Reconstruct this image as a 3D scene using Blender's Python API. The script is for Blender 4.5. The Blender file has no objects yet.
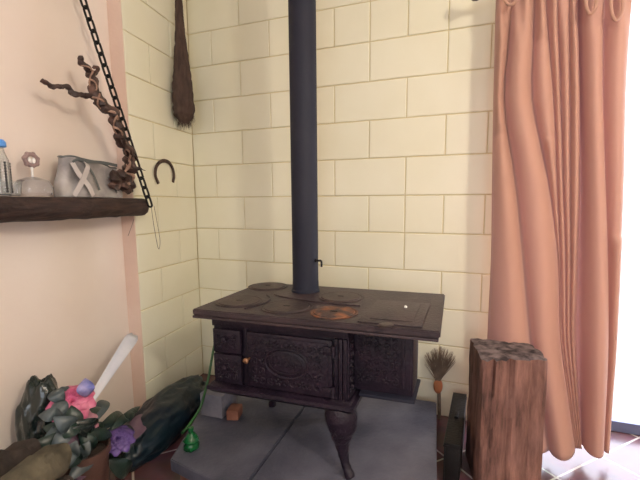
import bpy, bmesh, math, random
from mathutils import Vector, Matrix, noise
random.seed(7)
C = bpy.context.scene.collection
PI = math.pi
# ------------------------------------------------------------------ camera numbers
CAM = Vector((1.7918, -2.1667, 1.1606)); YAW, PITCH, ROLL = -0.3633, 0.1233, -0.0037
FPX, CX, CY = 405.0, 334.4, 253.28
FW = Vector((math.sin(YAW)*math.cos(PITCH), math.cos(YAW)*math.cos(PITCH), -math.sin(PITCH)))
_r = Vector((math.cos(YAW), -math.sin(YAW), 0)); _u = _r.cross(FW)
RT = _r*math.cos(ROLL)+_u*math.sin(ROLL); UP = -_r*math.sin(ROLL)+_u*math.cos(ROLL)
def ray(px, py): return FW + RT*((px-CX)/FPX) - UP*((py-CY)/FPX)
def at(px, py, y):
    d = ray(px, py); return CAM + d*((y-CAM.y)/d.y)
WA = 0.1693                                    # the left wall leans in by this angle
EL = Vector((math.sin(WA), -math.cos(WA), 0)); NL = Vector((math.cos(WA), math.sin(WA), 0))
def lw(s, off, z): return EL*s + NL*off + Vector((0, 0, z))
def onleft(px, py, off):
    d = ray(px, py); return CAM + d*((off-CAM.dot(NL))/d.dot(NL))

# ------------------------------------------------------------------ materials
def mat(name, col, rough=.6, metal=0, col2=None, scale=8, bump=0, bscale=40, stretch=(1,1,1), spec=.5,
        trans=0, alpha=1, emit=0, lo=.35, hi=.65, detail=6, subsurf=0, coat=0, rough2=None):
    m = bpy.data.materials.new(name); m.use_nodes = True
    nt = m.node_tree; b = nt.nodes['Principled BSDF']
    b.inputs['Base Color'].default_value = (*col, 1); b.inputs['Roughness'].default_value = rough
    b.inputs['Metallic'].default_value = metal; b.inputs['Specular IOR Level'].default_value = spec
    b.inputs['Transmission Weight'].default_value = trans; b.inputs['Alpha'].default_value = alpha
    b.inputs['Coat Weight'].default_value = coat
    if emit:
        b.inputs['Emission Color'].default_value = (*col, 1); b.inputs['Emission Strength'].default_value = emit
    tc = nt.nodes.new('ShaderNodeTexCoord'); mp = nt.nodes.new('ShaderNodeMapping')
    mp.inputs['Scale'].default_value = stretch; nt.links.new(tc.outputs['Object'], mp.inputs['Vector'])
    if col2:
        n = nt.nodes.new('ShaderNodeTexNoise'); n.inputs['Scale'].default_value = scale; n.inputs['Detail'].default_value = detail
        r = nt.nodes.new('ShaderNodeValToRGB'); r.color_ramp.elements[0].position = lo; r.color_ramp.elements[1].position = hi
        r.color_ramp.elements[0].color = (*col, 1); r.color_ramp.elements[1].color = (*col2, 1)
        nt.links.new(mp.outputs[0], n.inputs['Vector']); nt.links.new(n.outputs['Fac'], r.inputs['Fac'])
        nt.links.new(r.outputs['Color'], b.inputs['Base Color'])
    if bump:
        n = nt.nodes.new('ShaderNodeTexNoise'); n.inputs['Scale'].default_value = bscale; n.inputs['Detail'].default_value = 5
        bp = nt.nodes.new('ShaderNodeBump'); bp.inputs['Strength'].default_value = bump; bp.inputs['Distance'].default_value = .01
        nt.links.new(mp.outputs[0], n.inputs['Vector']); nt.links.new(n.outputs['Fac'], bp.inputs['Height'])
        nt.links.new(bp.outputs[0], b.inputs['Normal'])
    return m
M = {}
M['block'] = mat('painted_block', (.77,.735,.56), .45, col2=(.82,.79,.63), scale=2.2, bump=.06, bscale=30)
M['joint'] = mat('painted_joint', (.66,.57,.33), .7, bump=.3)
M['plaster'] = mat('pink_plaster', (.78,.66,.58), .8, col2=(.84,.74,.66), scale=1.6, bump=.08, bscale=25)
M['band'] = mat('pink_band', (.68,.50,.41), .8, col2=(.73,.56,.47), scale=3, bump=.2, bscale=30)
M['ceil'] = mat('ceiling_paint', (.8,.77,.7), .9)
M['iron'] = mat('cast_iron', (.010,.007,.014), .42, metal=0, col2=(.020,.011,.021), scale=9, bump=.45, bscale=90, spec=.32)
M['irontop'] = mat('stove_top_iron', (.034,.023,.027), .45, metal=.0, col2=(.060,.038,.041), scale=7, bump=.35, bscale=80, spec=.4)
M['lid'] = mat('lid_iron', (.034,.023,.026), .48, metal=.3, col2=(.075,.048,.045), scale=14, bump=.3, bscale=80)
M['rust'] = mat('rusty_iron', (.06,.035,.03), .75, metal=.1, col2=(.30,.11,.045), scale=16, lo=.46, hi=.66, bump=.4, bscale=90)
M['pipe'] = mat('pipe_steel', (.011,.012,.024), .6, metal=0, col2=(.016,.017,.030), scale=5, bump=.1, bscale=60, spec=.3)
M['blackmetal'] = mat('black_metal', (.012,.011,.011), .45, metal=.5, bump=.3, bscale=100)
M['brass'] = mat('worn_brass', (.33,.17,.09), .4, metal=.7)
M['slab'] = mat('grey_concrete', (.048,.050,.076), .62, col2=(.135,.133,.172), scale=3.5, bump=.5, bscale=45, lo=.38, hi=.7)
M['blockgrey'] = mat('pale_concrete', (.13,.13,.165), .85, col2=(.24,.23,.26), scale=9, bump=.6, bscale=60)
M['brickred'] = mat('terracotta_brick', (.16,.055,.035), .85, col2=(.30,.13,.08), scale=10, bump=.5, bscale=60)
M['wooddark'] = mat('dark_shelf_wood', (.018,.009,.008), .65, col2=(.055,.027,.021), scale=10, stretch=(8,.8,8), bump=.8, bscale=14)
M['drift'] = mat('driftwood', (.035,.018,.014), .55, col2=(.16,.085,.065), scale=22, bump=.5, bscale=50, lo=.48, hi=.72)
M['driftpale'] = mat('driftwood_pale', (.42,.27,.19), .55, col2=(.20,.11,.08), scale=30, bump=.5, bscale=60)
M['horse'] = mat('horseshoe_iron', (.05,.03,.025), .6, metal=.4, col2=(.10,.06,.045), scale=40, bump=.4)
M['bristle'] = mat('brown_bristle', (.045,.026,.020), .9, col2=(.085,.05,.038), scale=50, stretch=(1,1,.2), bump=1, bscale=90)
M['paleribbon'] = mat('pale_grey_ribbon', (.50,.45,.43), .5, col2=(.62,.56,.54), scale=12)
M['organza'] = mat('grey_organza', (.26,.245,.25), .5, col2=(.55,.51,.49), scale=11, alpha=.80, bump=.5, bscale=25)
M['organzarim'] = mat('dark_grey_hem', (.10,.11,.11), .5)
M['glass'] = mat('clear_glass', (.93,.95,.95), .05, trans=.9)
M['smoke'] = mat('smoky_glass', (.80,.78,.78), .08, trans=.85)
M['bluelid'] = mat('blue_plastic', (.10,.32,.80), .4)
M['bead'] = mat('black_beads', (.02,.02,.025), .3)
M['white'] = mat('white_ceramic', (.85,.83,.80), .3)
M['mauve'] = mat('brown_mauve_glass', (.28,.19,.18), .4)
M['blackbag'] = mat('black_plastic', (.008,.016,.014), .22, bump=.8, bscale=18, coat=.3)
M['navybag'] = mat('navy_plastic', (.004,.007,.018), .38, col2=(.005,.018,.026), scale=4, bump=.7, bscale=14)
M['greencord'] = mat('green_hose', (.02,.10,.02), .45)
M['greenplastic'] = mat('green_plastic', (.006,.11,.03), .25, trans=.25, bump=.4, bscale=50)
M['leafdark'] = mat('dark_leaf', (.008,.020,.016), .35, col2=(.022,.045,.036), scale=14, bump=.3)
M['leafgrey'] = mat('grey_green_leaf', (.035,.052,.056), .4, col2=(.10,.125,.135), scale=14)
M['leafpale'] = mat('pale_blue_leaf', (.62,.64,.74), .45, col2=(.78,.79,.86), scale=8)
M['leafmauve'] = mat('mauve_leaf', (.09,.05,.08), .5, col2=(.17,.10,.15), scale=10)
M['pink'] = mat('pink_petal', (.62,.11,.25), .6, col2=(.74,.26,.38), scale=18)
M['dustpink'] = mat('dusty_pink_petal', (.42,.18,.24), .6, col2=(.55,.28,.34), scale=18)
M['blueviolet'] = mat('blue_violet_petal', (.12,.14,.42), .55, col2=(.45,.40,.62), scale=20)
M['purple'] = mat('purple_petal', (.07,.035,.16), .5, col2=(.15,.09,.30), scale=20)
M['pot'] = mat('brown_pot', (.06,.028,.022), .5, col2=(.09,.045,.035), scale=8, bump=.3)
M['soil'] = mat('pot_soil', (.03,.02,.015), .95, bump=1)
M['barkdark'] = mat('firewood_bark', (.014,.009,.007), .9, col2=(.05,.034,.026), scale=14, stretch=(1,1,.25), bump=1, bscale=30)
M['barkolive'] = mat('olive_bark', (.035,.029,.018), .85, col2=(.12,.10,.062), scale=10, stretch=(1,1,.25), bump=1, bscale=30)
M['straw'] = mat('straw', (.12,.085,.06), .8, col2=(.22,.155,.11), scale=30)
M['terracotta'] = mat('terracotta_binding', (.42,.15,.06), .7)
M['rodwood'] = mat('dark_rod', (.035,.018,.014), .4)
M['frame'] = mat('door_frame_grey', (.13,.15,.25), .4, metal=.3)
M['pave'] = mat('outdoor_paving', (.72,.72,.72), .8, bump=.2)
M['lampglass'] = mat('lamp_globe', (1,.86,.68), .5, emit=9)
M['wire'] = mat('thin_wire', (.10,.07,.06), .5, metal=.5)
# log: end grain and cracked side
def log_mat():
    m = bpy.data.materials.new('weathered_beam'); m.use_nodes = True; nt = m.node_tree; b = nt.nodes['Principled BSDF']
    b.inputs['Roughness'].default_value = .8
    tc = nt.nodes.new('ShaderNodeTexCoord'); mp = nt.nodes.new('ShaderNodeMapping'); mp.inputs['Scale'].default_value = (1, 1, .16)
    nt.links.new(tc.outputs['Object'], mp.inputs['Vector'])
    n = nt.nodes.new('ShaderNodeTexNoise'); n.inputs['Scale'].default_value = 24; n.inputs['Detail'].default_value = 9; n.inputs['Roughness'].default_value = .65
    nt.links.new(mp.outputs[0], n.inputs['Vector'])
    r = nt.nodes.new('ShaderNodeValToRGB'); e = r.color_ramp.elements
    e[0].position = .30; e[0].color = (.022,.012,.010,1); e[1].position = .68; e[1].color = (.34,.20,.165,1)
    x = e.new(.44); x.color = (.15,.080,.064,1)
    nt.links.new(n.outputs['Fac'], r.inputs['Fac'])
    n2 = nt.nodes.new('ShaderNodeTexNoise'); n2.inputs['Scale'].default_value = 7; n2.inputs['Detail'].default_value = 4
    nt.links.new(tc.outputs['Object'], n2.inputs['Vector'])
    r2 = nt.nodes.new('ShaderNodeValToRGB'); r2.color_ramp.elements[0].color = (.6,.55,.6,1); r2.color_ramp.elements[1].color = (1.15,.95,.85,1)
    nt.links.new(n2.outputs['Fac'], r2.inputs['Fac'])
    mx = nt.nodes.new('ShaderNodeMix'); mx.data_type = 'RGBA'; mx.blend_type = 'MULTIPLY'; mx.inputs[0].default_value = 1
    nt.links.new(r.outputs[0], mx.inputs[6]); nt.links.new(r2.outputs[0], mx.inputs[7]); nt.links.new(mx.outputs[2], b.inputs['Base Color'])
    bp = nt.nodes.new('ShaderNodeBump'); bp.inputs['Strength'].default_value = 1; bp.inputs['Distance'].default_value = .012
    nt.links.new(n.outputs['Fac'], bp.inputs['Height']); nt.links.new(bp.outputs[0], b.inputs['Normal'])
    return m
M['log'] = log_mat()
M['logend'] = mat('beam_end_grain', (.03,.02,.022), .9, col2=(.22,.165,.165), scale=24, bump=1, bscale=45)
# curtain cloth
def cloth_mat():
    m = bpy.data.materials.new('terracotta_cloth'); m.use_nodes = True; nt = m.node_tree
    for n in list(nt.nodes): nt.nodes.remove(n)
    o = nt.nodes.new('ShaderNodeOutputMaterial'); d = nt.nodes.new('ShaderNodeBsdfPrincipled'); t = nt.nodes.new('ShaderNodeBsdfTranslucent')
    d.inputs['Base Color'].default_value = (.57,.325,.232,1); d.inputs['Roughness'].default_value = .75; d.inputs['Sheen Weight'].default_value = .15
    t.inputs['Color'].default_value = (.60,.40,.42,1)
    mx = nt.nodes.new('ShaderNodeMixShader'); mx.inputs[0].default_value = .25
    tc = nt.nodes.new('ShaderNodeTexCoord'); n = nt.nodes.new('ShaderNodeTexNoise'); n.inputs['Scale'].default_value = 250
    bp = nt.nodes.new('ShaderNodeBump'); bp.inputs['Strength'].default_value = .15; bp.inputs['Distance'].default_value = .003
    nt.links.new(tc.outputs['Object'], n.inputs['Vector']); nt.links.new(n.outputs['Fac'], bp.inputs['Height']); nt.links.new(bp.outputs[0], d.inputs['Normal'])
    nt.links.new(d.outputs[0], mx.inputs[1]); nt.links.new(t.outputs[0], mx.inputs[2]); nt.links.new(mx.outputs[0], o.inputs[0])
    return m
M['cloth'] = cloth_mat()
def pane_mat():
    m = bpy.data.materials.new('pane_glass'); m.use_nodes = True; nt = m.node_tree
    for n in list(nt.nodes): nt.nodes.remove(n)
    o = nt.nodes.new('ShaderNodeOutputMaterial'); t = nt.nodes.new('ShaderNodeBsdfTransparent'); g = nt.nodes.new('ShaderNodeBsdfGlossy')
    g.inputs['Roughness'].default_value = .02; mx = nt.nodes.new('ShaderNodeMixShader'); mx.inputs[0].default_value = .06
    nt.links.new(t.outputs[0], mx.inputs[1]); nt.links.new(g.outputs[0], mx.inputs[2]); nt.links.new(mx.outputs[0], o.inputs[0]); return m
M['pane'] = pane_mat()
# floor tiles: object-space grid turned 47 degrees
def tile_mat():
    m = bpy.data.materials.new('floor_tile'); m.use_nodes = True; nt = m.node_tree; b = nt.nodes['Principled BSDF']
    b.inputs['Roughness'].default_value = .25
    tc = nt.nodes.new('ShaderNodeTexCoord'); mp = nt.nodes.new('ShaderNodeMapping'); mp.vector_type = 'TEXTURE'
    mp.inputs['Location'].default_value = (2.32, -.109, 0); mp.inputs['Rotation'].default_value = (0, 0, math.radians(48))
    nt.links.new(tc.outputs['Object'], mp.inputs['Vector'])
    br = nt.nodes.new('ShaderNodeTexBrick'); br.offset = 0; br.inputs['Scale'].default_value = 1
    br.inputs['Brick Width'].default_value = .32; br.inputs['Row Height'].default_value = .32; br.inputs['Mortar Size'].default_value = .005
    br.inputs['Color1'].default_value = (.105,.052,.062,1); br.inputs['Color2'].default_value = (.15,.072,.078,1); br.inputs['Mortar'].default_value = (.50,.44,.40,1)
    nt.links.new(mp.outputs[0], br.inputs['Vector'])
    n = nt.nodes.new('ShaderNodeTexNoise'); n.inputs['Scale'].default_value = 9; n.inputs['Detail'].default_value = 5
    nt.links.new(tc.outputs['Object'], n.inputs['Vector'])
    mx = nt.nodes.new('ShaderNodeMix'); mx.data_type = 'RGBA'; mx.blend_type = 'OVERLAY'; mx.inputs[0].default_value = .45
    nt.links.new(br.outputs['Color'], mx.inputs[6]); nt.links.new(n.outputs['Color'], mx.inputs[7]); nt.links.new(mx.outputs[2], b.inputs['Base Color'])
    bp = nt.nodes.new('ShaderNodeBump'); bp.inputs['Strength'].default_value = .4; bp.inputs['Distance'].default_value = .004; bp.invert = True
    nt.links.new(br.outputs['Fac'], bp.inputs['Height']); nt.links.new(bp.outputs[0], b.inputs['Normal'])
    return m
M['tile'] = tile_mat()

# ------------------------------------------------------------------ mesh helpers
def build(name, bm, m, parent=None, smooth=True, angle=35):
    bmesh.ops.recalc_face_normals(bm, faces=bm.faces)
    me = bpy.data.meshes.new(name); bm.to_mesh(me); bm.free()
    for x in (m if isinstance(m, (list, tuple)) else [m]): me.materials.append(x)
    if smooth:
        for p in me.polygons: p.use_smooth = True
        me.set_sharp_from_angle(angle=math.radians(angle))
    o = bpy.data.objects.new(name, me); C.objects.link(o)
    if parent: o.parent = parent
    return o
def tag(o, label, cat, group=None):
    o['label'] = label; o['category'] = cat
    if group: o['group'] = group
    return o
def thing(name, label, cat, loc=(0,0,0), rz=0, group=None):
    o = bpy.data.objects.new(name, None); C.objects.link(o); o.location = loc; o.rotation_euler = (0,0,rz)
    o.empty_display_size = .05
    return tag(o, label, cat, group)
def struct(name, bm, m, parent=None, smooth=False):
    o = build(name, bm, m, parent, smooth)
    if not parent: o['kind'] = 'structure'
    return o
def box(bm, a, b, bev=0, mtx=None, seg=2):
    t = bmesh.new(); bmesh.ops.create_cube(t, size=1)
    for v in t.verts: v.co = Vector([a[i]+(v.co[i]+.5)*(b[i]-a[i]) for i in range(3)])
    if bev: bmesh.ops.bevel(t, geom=t.edges[:], offset=bev, segments=seg, profile=.6, affect='EDGES')
    join(bm, t, mtx)
def join(bm, t, mtx=None):
    if mtx is not None: bmesh.ops.transform(t, matrix=mtx, verts=t.verts)
    me = bpy.data.meshes.new('tmp'); t.to_mesh(me); t.free(); bm.from_mesh(me); bpy.data.meshes.remove(me)
def lathe(bm, prof, n=32, mtx=None, cap=True):
    t = bmesh.new(); rings = []
    for r, z in prof:
        rings.append([t.verts.new((r*math.cos(2*PI*i/n), r*math.sin(2*PI*i/n), z)) for i in range(n)])
    for a, b in zip(rings, rings[1:]):
        for i in range(n): t.faces.new((a[i], a[(i+1) % n], b[(i+1) % n], b[i]))
    if cap: t.faces.new(rings[0]); t.faces.new(rings[-1])
    join(bm, t, mtx)
def sweep(bm, pts, rad, n=10, closed=False, squash=None, jitter=0, mtx=None, cap=True):
    """tube along pts; rad = number or list; squash=(a,b) cross-section factors"""
    pts = [Vector(p) for p in pts]; N = len(pts)
    if not hasattr(rad, '__len__'): rad = [rad]*N
    t = bmesh.new(); rings = []; up = None
    for i, p in enumerate(pts):
        if closed: d = (pts[(i+1) % N]-pts[i-1])
        else: d = pts[min(i+1, N-1)]-pts[max(i-1, 0)]
        d.normalize()
        if up is None: up = Vector((0,0,1)) if abs(d.z) < .9 else Vector((1,0,0))
        u = (up - d*up.dot(d)).normalized(); w = d.cross(u); up = u
        a, b = squash if squash else (1, 1)
        ring = []
        for k in range(n):
            an = 2*PI*k/n; r = rad[i]
            if jitter:
                r *= 1+jitter*noise.noise(Vector((p.x*35+math.cos(an)*1.2, p.y*35+math.sin(an)*1.2, p.z*35)))
            ring.append(t.verts.new(p+u*math.cos(an)*r*a+w*math.sin(an)*r*b))
        rings.append(ring)
    pr = list(zip(rings, rings[1:])) + ([(rings[-1], rings[0])] if closed else [])
    for a, b in pr:
        for k in range(n): t.faces.new((a[k], a[(k+1) % n], b[(k+1) % n], b[k]))
    if not closed and cap: t.faces.new(rings[0]); t.faces.new(rings[-1])
    join(bm, t, mtx)
def spline(pts, k=8):
    P = [Vector(p) for p in pts]; P = [P[0]*2-P[1]]+P+[P[-1]*2-P[-2]]; out = []
    for i in range(1, len(P)-2):
        for j in range(k):
            t = j/k; a, b, c, d = P[i-1:i+3]
            out.append(.5*((2*b)+(c-a)*t+(2*a-5*b+4*c-d)*t*t+(3*b-a-3*c+d)*t**3))
    out.append(P[-2]); return out
def lerpl(xs, t):
    f = t*(len(xs)-1); i = min(int(f), len(xs)-2); return xs[i]+(xs[i+1]-xs[i])*(f-i)
def prism(bm, poly, z0, z1, bev=0):
    t = bmesh.new(); lo = [t.verts.new((x, y, z0)) for x, y in poly]; hi = [t.verts.new((x, y, z1)) for x, y in poly]
    t.faces.new(lo[::-1]); t.faces.new(hi); n = len(poly)
    for i in range(n): t.faces.new((lo[i], lo[(i+1) % n], hi[(i+1) % n], hi[i]))
    if bev: bmesh.ops.bevel(t, geom=t.edges[:], offset=bev, segments=2, affect='EDGES')
    join(bm, t)

# ------------------------------------------------------------------ room shell
H = 2.62
bm = bmesh.new(); box(bm, (-.6,-4.6,-.12), (4.4,.12,0)); struct('floor', bm, M['tile'])
bm = bmesh.new(); box(bm, (-.6,-4.7,H), (4.5,.24,H+.1)); struct('ceiling', bm, M['ceil'])
def blocks(frame, rows, end, start=0):
    """frame(s,d,z): s along the wall, d out of it; rows: list of (z0,z1,joints)"""
    bm = bmesh.new(); g = .0022; bv = .0045; dp = .006
    for z0, z1, js in rows:
        xs = [start]+sorted(j for j in js if start+.01 < j < end-.01)+[end]
        for a, b in zip(xs, xs[1:]):
            jt = random.uniform(-.0008,.0008)
            o = [(a+g, z0+g), (b-g, z0+g), (b-g, z1-g), (a+g, z1-g)]; i = [(a+g+bv, z0+g+bv), (b-g-bv, z0+g+bv), (b-g-bv, z1-g-bv), (a+g+bv, z1-g-bv)]
            vo = [bm.verts.new(frame(s, .0002, z)) for s, z in o]
            vm = [bm.verts.new(frame(s+(.25*bv if k in (0,3) else -.25*bv), dp*.75+jt, z+(.25*bv if k < 2 else -.25*bv))) for k, (s, z) in enumerate(o)]
            vi = [bm.verts.new(frame(s, dp+jt, z)) for s, z in i]
            for k in range(4):
                bm.faces.new((vo[k], vo[(k+1) % 4], vm[(k+1) % 4], vm[k])); bm.faces.new((vm[k], vm[(k+1) % 4], vi[(k+1) % 4], vi[k]))
            bm.faces.new(vi)
    return bm
def rowlist(fn): return [(1.2+.2*k, min(H, 1.4+.2*k), fn(k)) for k in range(-6, 8) if 1.2+.2*k < H-.01]
def back_joints(k):
    j = [.171+.4*n for n in range(5)]+[1.771] if k % 2 == 0 else [.371+.4*n for n in range(4)]+[1.771]
    if k == 4: j += [1.171, 1.571]
    if k == -1: j += [1.371]
    return j
bm = bmesh.new(); box(bm, (-.5,.0045,0), (1.87,.24,H)); wb = struct('wall_back', bm, M['joint'])
# the face of the wall sits just behind the painted blocks
o = struct('block_courses', blocks(lambda s, d, z: Vector((s, 0.0045-d, z)), rowlist(back_joints), 1.87), M['block'], wb)
bm = bmesh.new(); box(bm, (1.87,.0045,2.2), (3.1,.24,H)); box(bm, (3.1,.0045,0), (4.5,.24,H)); struct('wall_back_door_side', bm, M['block'])
def left_joints(k): return [.0014,.4014] if k % 2 else [.2014]
def lbox(bm, s0, s1, o0, o1, z0, z1):
    t = bmesh.new(); v = [t.verts.new(lw(s, o, z)) for z in (z0, z1) for s, o in ((s0,o0),(s1,o0),(s1,o1),(s0,o1))]
    for f in ((0,1,2,3),(4,5,6,7),(0,1,5,4),(1,2,6,5),(2,3,7,6),(3,0,4,7)): t.faces.new([v[i] for i in f])
    join(bm, t)
bm = bmesh.new(); lbox(bm, -.02, .595, -.30, -.0045, 0, H); wl = struct('wall_left', bm, M['joint'])
struct('block_courses', blocks(lambda s, d, z: lw(s, d-.0045, z), rowlist(left_joints), .595), M['block'], wl)
bm = bmesh.new(); lbox(bm, .5955, .600, -.078, -.001, 0, H); o = struct('trim_1', bm, M['band'])
bm = bmesh.new(); lbox(bm, .600, 4.6, -.30, -.075, 0, H); struct('wall_left_plaster', bm, M['plaster'])
bm = bmesh.new(); box(bm, (4.4,-4.6,0), (4.5,.0,H)); struct('wall_right', bm, M['plaster'])
bm = bmesh.new()                                    # wall behind the camera; the opening is added for the fill light
box(bm, (-.6,-4.7,0), (1.5,-4.6,H)); box(bm, (3.3,-4.7,0), (4.5,-4.6,H)); box(bm, (1.5,-4.7,0), (3.3,-4.6,.9)); box(bm, (1.5,-4.7,2.3), (3.3,-4.6,H))
struct('wall_front', bm, M['plaster'])
# glazed door in the back wall
bm = bmesh.new()
box(bm, (1.88,.15,.0), (3.09,.19,.055), .003); box(bm, (1.88,.15,2.12), (3.09,.19,2.19), .003)
for x in (1.88, 3.03): box(bm, (x,.15,.056), (x+.06,.19,2.119), .003)
dr = struct('door_1', bm, M['frame'])
bm = bmesh.new(); box(bm, (1.941,.168,.056), (3.029,.172,2.119)); build('pane', bm, M['pane'], dr, smooth=False)
bm = bmesh.new(); box(bm, (.5,.25,-.14), (8,7,-.02)); struct('outdoor_ground', bm, M['pave'])
bm = bmesh.new(); box(bm, (1.875,.121,-.12), (3.095,.249,-.001)); struct('threshold', bm, M['tile'])

# ------------------------------------------------------------------ hearth
SL = [(.608,-.962),(.854,-1.005),(.99,-1.03),(.92,-.105),(.30,-.105),(.45,-.56)]
SR = [(.994,-1.031),(1.30,-1.09),(1.68,-1.16),(1.648,-.707),(1.574,-.09),(.924,-.105)]
h = thing('hearth_slab', 'low grey concrete hearth slab under the wood stove', 'hearth', (1.1,-.55,0))
def rel(poly, ox, oy): return [(x-ox, y-oy) for x, y in poly]
for P in (SL, SR):
    bm = bmesh.new(); prism(bm, rel(P, 1.1, -.55), .066, .12, .005); build('slab', bm, M['slab'], h)
bm = bmesh.new(); prism(bm, rel([(.635,-.94),(.99,-.995),(1.665,-1.12),(1.625,-.70),(1.55,-.11),(.325,-.11),(.475,-.555)], 1.1, -.55), 0, .0655, .003)
build('base_course', bm, M['brickred'], h)

# ------------------------------------------------------------------ wood stove (local frame: x along the front, y towards the wall)
TH = math.radians(2.6); SO = (.717,-.915,.12); Z0 = .12
st = thing('wood_stove', 'dark cast-iron wood-burning stove with ornate panels standing on the grey hearth slab', 'stove', SO, TH)
def Zs(z): return z-Z0
def sbox(bm, a, b, bev=.003): box(bm, (a[0],a[1],Zs(a[2])), (b[0],b[1],Zs(b[2])), bev)
# top plate with the lid outlines sunk in it
bm = bmesh.new(); prism(bm, [(0,0),(.946,0),(.930,.565),(0,.565)], Zs(.726), Zs(.75), .004); build('top_plate', bm, M['irontop'], st)
bm = bmesh.new()
for y0 in (.005,):                                 # raised lip along the front edge
    sbox(bm, (.004,-.006,.716), (.941,.012,.7255), .003)
build('front_rail', bm, M['irontop'], st)
def lid(cx, cy, r, m, label=None):
    bm = bmesh.new()
    lathe(bm, [(r+.009,Zs(.7505)),(r+.009,Zs(.753)),(r+.004,Zs(.7545)),(r,Zs(.7525)),(r-.003,Zs(.7525)),(r-.006,Zs(.756)),(r*.5,Zs(.7565)),(.012,Zs(.7565)),(.010,Zs(.7535))], 48, Matrix.Translation((cx,cy,0)))
    o = build('lid', bm, m, st)
    bm = bmesh.new(); box(bm, (cx-.014,cy-.006,Zs(.757)), (cx+.014,cy+.006,Zs(.7585)), .001); build('lifter_slot', bm, M['blackmetal'], o)
    if label: o['label'] = label
lid(.115,.16,.09,M['lid']); lid(.085,.475,.088,M['lid']); lid(.345,.135,.095,M['lid']); lid(.55,.115,.082,M['rust'],'rusty orange round stove lid')
lid(.50,.36,.09,M['lid'])
# raised bridge ribs between the lids, and the collar
bm = bmesh.new()
sweep(bm, spline([(.20,.06,Zs(.7525)),(.215,.10,Zs(.7525)),(.235,.16,Zs(.7525)),(.22,.24,Zs(.7525)),(.17,.30,Zs(.7525))],6), .004, 6)
sweep(bm, spline([(.18,.36,Zs(.7525)),(.21,.31,Zs(.7525)),(.30,.27,Zs(.7525)),(.44,.24,Zs(.7525)),(.62,.235,Zs(.7525))],6), .0035, 6)
build('bridge_rib', bm, M['irontop'], st)
bm = bmesh.new(); sbox(bm, (.665,.02,.7505), (.885,.35,.7555), .002)
sbox(bm, (.70,.06,.756), (.85,.31,.758), .0008)
rp = build('reservoir_plate', bm, M['irontop'], st)
bm = bmesh.new(); lathe(bm, [(.026,Zs(.7505)),(.026,Zs(.757)),(.02,Zs(.759)),(.006,Zs(.759))], 24, Matrix.Translation((.77,-.0,0))@Matrix.Scale(1,4)); build('tab', bm, M['lid'], rp)
bm = bmesh.new(); lathe(bm, [(.006,Zs(.7582)),(.006,Zs(.764)),(.003,Zs(.766))], 12, Matrix.Translation((.80,.24,0))); build('knob', bm, M['white'], rp)
# body box with frame
bm = bmesh.new(); sbox(bm, (.055,.058,.425), (.625,.52,.7255), .004); build('body', bm, M['iron'], st)
bm = bmesh.new()
sbox(bm, (.055,.046,.675), (.625,.0575,.7255), .003)            # frieze
for k in range(3): sbox(bm, (.572+k*.017,.044-.003*(k == 1),.44), (.586+k*.017,.0575,.674), .003)
sbox(bm, (.196,.05,.44), (.210,.0575,.674), .002)
build('corner_post', bm, M['iron'], st)
# moulded plinth ledge, flared
bm = bmesh.new()
prof = [(0,.4405),(.008,.438),(.012,.430),(.022,.426),(.024,.412),(.014,.404),(.006,.395),(-.02,.395)]
rect = [(.055,.057),(.625,.057),(.625,.52),(.055,.52)]
t = bmesh.new(); rings = []
for o_, z in prof:
    a = o_; rings.append([t.verts.new(p) for p in ((.052-a,.052-a,Zs(z)),(.628+a,.052-a,Zs(z)),(.628+a,.523+a*.3,Zs(z)),(.052-a,.523+a*.3,Zs(z)))])
for a, b in zip(rings, rings[1:]):
    for i in range(4): t.faces.new((a[i], a[(i+1) % 4], b[(i+1) % 4], b[i]))
t.faces.new(rings[-1]); join(bm, t); build('base_moulding', bm, M['iron'], st, angle=50)
def scroll(bm, cx, cz, r, y, turn=1.6, sgn=1, ph=0, th=.0035, right=False):
    pts = []
    for i in range(22):
        f = i/21; a = ph+sgn*turn*2*PI*f; rr = r*(1-f*.85)
        pts.append((cx+rr*math.cos(a), y, Zs(cz+rr*math.sin(a))))
    if right: pts = [(y, p[0], p[2]) for p in pts]
    sweep(bm, pts, [th*(1-.4*i/21) for i in range(22)], 6)
def rosette(bm, cx, cz, r, y, n=5, right=False):
    for k in range(n):
        a = 2*PI*k/n+.3; c = (cx+r*.6*math.cos(a), cz+r*.6*math.sin(a))
        t = bmesh.new(); bmesh.ops.create_uvsphere(t, u_segments=8, v_segments=6, radius=1)
        S = Matrix.Diagonal((r*.42,.004,r*.26,1)); R = Matrix.Rotation(-a, 4, 'Y')
        mt = Matrix.Translation((c[0], y, Zs(c[1])))@R@S
        if right: mt = Matrix(((0,1,0,0),(1,0,0,0),(0,0,1,0),(0,0,0,1)))@mt
        join(bm, t, mt)
def ornament(bm, x0, x1, z0, z1, y, skip=None, right=False, n=26, seed=3):
    rd = random.Random(seed); nx = max(2, round((x1-x0)/.034)); nz = max(2, round((z1-z0)/.034))
    for i in range(nx):
        for j in range(nz):
            cx = x0+(x1-x0)*(i+.5)/nx; cz = z0+(z1-z0)*(j+.5)/nz
            if skip and ((cx-skip[0])/skip[2])**2+((cz-skip[1])/skip[3])**2 < 1: continue
            if (i+j) % 3 == 0: rosette(bm, cx, cz, .016, y, right=right)
            else: scroll(bm, cx, cz, .015, y, 1.4, 1 if (i+j) % 2 else -1, rd.uniform(0,6.3), .003, right)
def oval(bm, cx, cz, a, b, y, th):
    sweep(bm, [(cx+a*math.cos(2*PI*i/48), y, Zs(cz+b*math.sin(2*PI*i/48))) for i in range(48)], th, 8, closed=True)
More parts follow.
